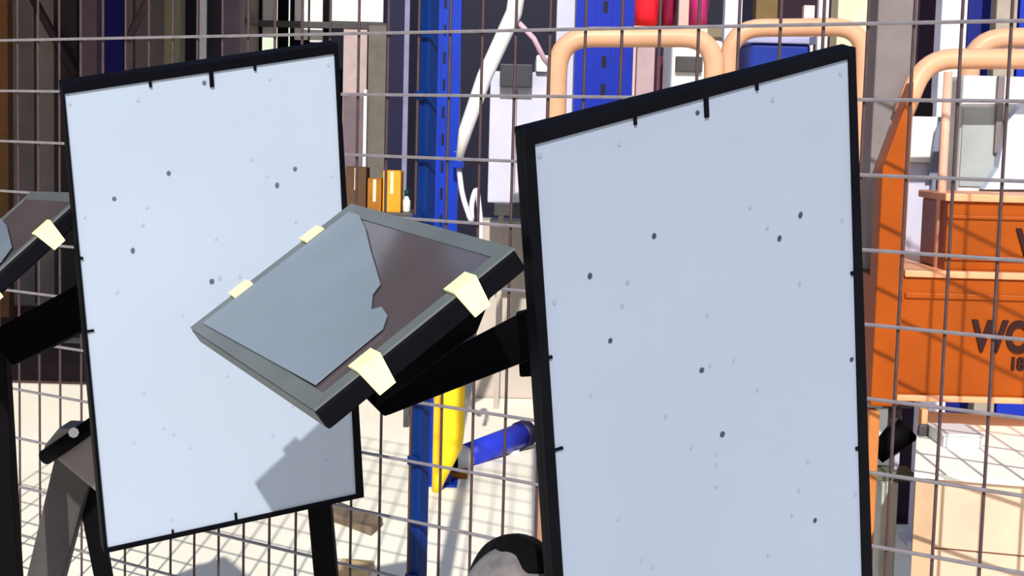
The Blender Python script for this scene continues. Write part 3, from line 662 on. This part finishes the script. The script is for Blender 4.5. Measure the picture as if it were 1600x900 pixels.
post('navy_cabinet', 'navy cabinet behind the rear hoop', 'cabinet', 1508, 1560, 6.4, mat('navy2', (10, 24, 110), .5), yt=-80)
post('grey_box', 'grey box column between navy and blue cabinets top right', 'column', 1553, 1586, 6.2, mat('warm_grey', (150, 140, 130), .6))
post('blue_cabinet', 'blue cabinet at top right corner', 'cabinet', 1588, 1680, 6.4, mat('blue3', (10, 40, 160), .5), yt=-80)
# ---------------------------------------------------------------- under the beam: motor, crate, boxes
mo = thing('small_motor', 'black motor with hose under the orange beam', 'motor')
QY = 4.05
mc = at(1396, 684, QY)
obj('body', tube([mc+Vector((-.045, 0, -.05)), mc+Vector((.035, 0, .03))], .045, 16, radii=[.026, .042]), BLACK2, mo, True)
obj('neck', tube([mc+Vector((.0, 0, .03)), mc+Vector((.0, 0, .10))], .018, 10), GREYD, mo, True)
obj('head', boxbm(mc.x-.04, mc.x+.04, QY-.03, QY+.03, mc.z+.085, mc.z+.115, .004), GREYD, mo)
obj('foot', boxbm(mc.x-.06, mc.x+.05, QY-.04, QY+.05, mc.z-.11, mc.z-.085, .003), mat('green_grey', (98, 108, 92), .6), mo)
obj('hose', tube(rounded([mc+Vector((-.05, 0, -.04)), mc+Vector((-.09, -.1, -.15)), mc+Vector((-.08, -.12, -.3)), Vector((mc.x-.08, QY-.12, .012))], .1), .012, 8), BLACK2, mo, True)
x0 = mc.x; settle(mo)
pd = thing('pale_pedestal', 'pale lavender pedestal under the black motor', 'pedestal')
xa0, xa1, _, zz = px_box(1390, 1416, 728, None, QY-.05); obj('body', boxbm(xa0, xa1, QY-.06, QY+.06, 0, mc.z-.11, .006), mat('pale_green_white', (200, 204, 196), .6), pd)
obj('side_post', boxbm(xa1, xa1+.014, QY+.0, QY+.04, 0, at(1420, 650, QY).z, .003), PALE, pd); settle(pd)
sb = thing('tan_post', 'short tan post with dark clamp beside the plywood crate', 'post')
x0, x1, z0, z1 = px_box(1450, 1460, 636, None, 5.9); obj('shaft', boxbm(x0, x1, 5.9, 5.95, 0, z1, .003), mat('tan', (196, 150, 110), .6), sb)
x0, x1, z0, z1 = px_box(1444, 1462, 697, 716, 5.88); obj('clamp', boxbm(x0, x1, 5.86, 5.97, z0, z1, .004), GREYD, sb); settle(sb)
cr = thing('plywood_crate', 'pale plywood crate with white sheeted top, bottom right', 'crate')
KO = at(1427, 820, 3.46); ztc = at(1427, 738, 3.46).z; CL, CDp = .78, .84
obj('body', boxbm(0, CL, .012, CDp, .03, ztc-.01, .004), WOOD, cr)
hgt = ztc-.04; nb = 5
for i in range(nb): obj('plank', boxbm(0, CL, 0, .012, .03+hgt*i/nb+.002, .03+hgt*(i+1)/nb-.002, .002), WOOD, cr)
for xx in (0, .35, .70): obj('batten', boxbm(xx, xx+.05, -.012, 0, .0, ztc-.012, .002), mat('batten', (192, 160, 130), .7), cr)
for yy in (.1, .6): obj('skid', boxbm(.01, CL-.01, yy, yy+.08, 0, .03, .002), WOOD, cr)
obj('cover_sheet', boxbm(-.004, CL, -.014, CDp, ztc-.01, ztc+.003, .002), mat('cover_sheet', (252, 248, 236), .6, var=.02), cr)['label'] = 'white cover sheet'
cr.location = (KO.x, KO.y, 0); cr.rotation_euler = (0, 0, -math.atan2(KO.x, KO.y))
sb = thing('tan_block', 'small tan block with dark clamp at the left end of the crate top', 'block')
p = at(1455, 680, 3.9); x0, x1, _, z1 = px_box(1450, 1460, 640, None, 3.9); zc_ = ztc+.003
obj('body', boxbm(x0, x1, 3.9, 3.93, zc_, z1, .003), mat('tan', (196, 150, 110), .6), sb)
obj('clamp', boxbm(x0-.01, x1+.006, 3.88, 3.9, zc_, zc_+.03, .004), GREYD, sb); settle(sb)
lc = thing('white_carton', 'flat white carton on the crate top, under the orange beam', 'box')
p = gy(1500, 700); zt_ = ztc+.003
xx0 = at(1478, 690, 3.72).x; xx1 = at(1540, 690, 3.72).x
obj('body', boxbm(xx0, xx1, 3.74, 3.88, zt_, zt_+.03, .004), mat('grey_white', (216, 222, 222), .6), lc); obj('lid', boxbm(xx0-.004, xx1+.004, 3.736, 3.884, zt_+.03, zt_+.036, .002), OFFW, lc); settle(lc)
# ---------------------------------------------------------------- odd timber on the ground
def wedge(pxs, h, m, label):
    P = [gy(x, y) for x, y in pxs]; b = bmesh.new(); hexa(b, [Vector((p.x, p.y, 0)) for p in P] + [Vector((p.x, p.y, h)) for p in P]); bev(b, .004)
    tag(obj('timber_offcut', b, m), label, 'timber', 'timber offcuts on the ground')
wedge([(512, 812), (580, 838), (598, 822), (530, 796)], .035, mat('grey_timber', (120, 104, 88), .8), 'grey brown timber offcut on the ground right of the board post')
wedge([(524, 900), (575, 905), (585, 888), (535, 884)], .03, mat('tan_timber', (190, 164, 120), .8), 'tan timber offcut at the bottom edge near the board post')
for t in (L, R, T1, T2): settle(t)
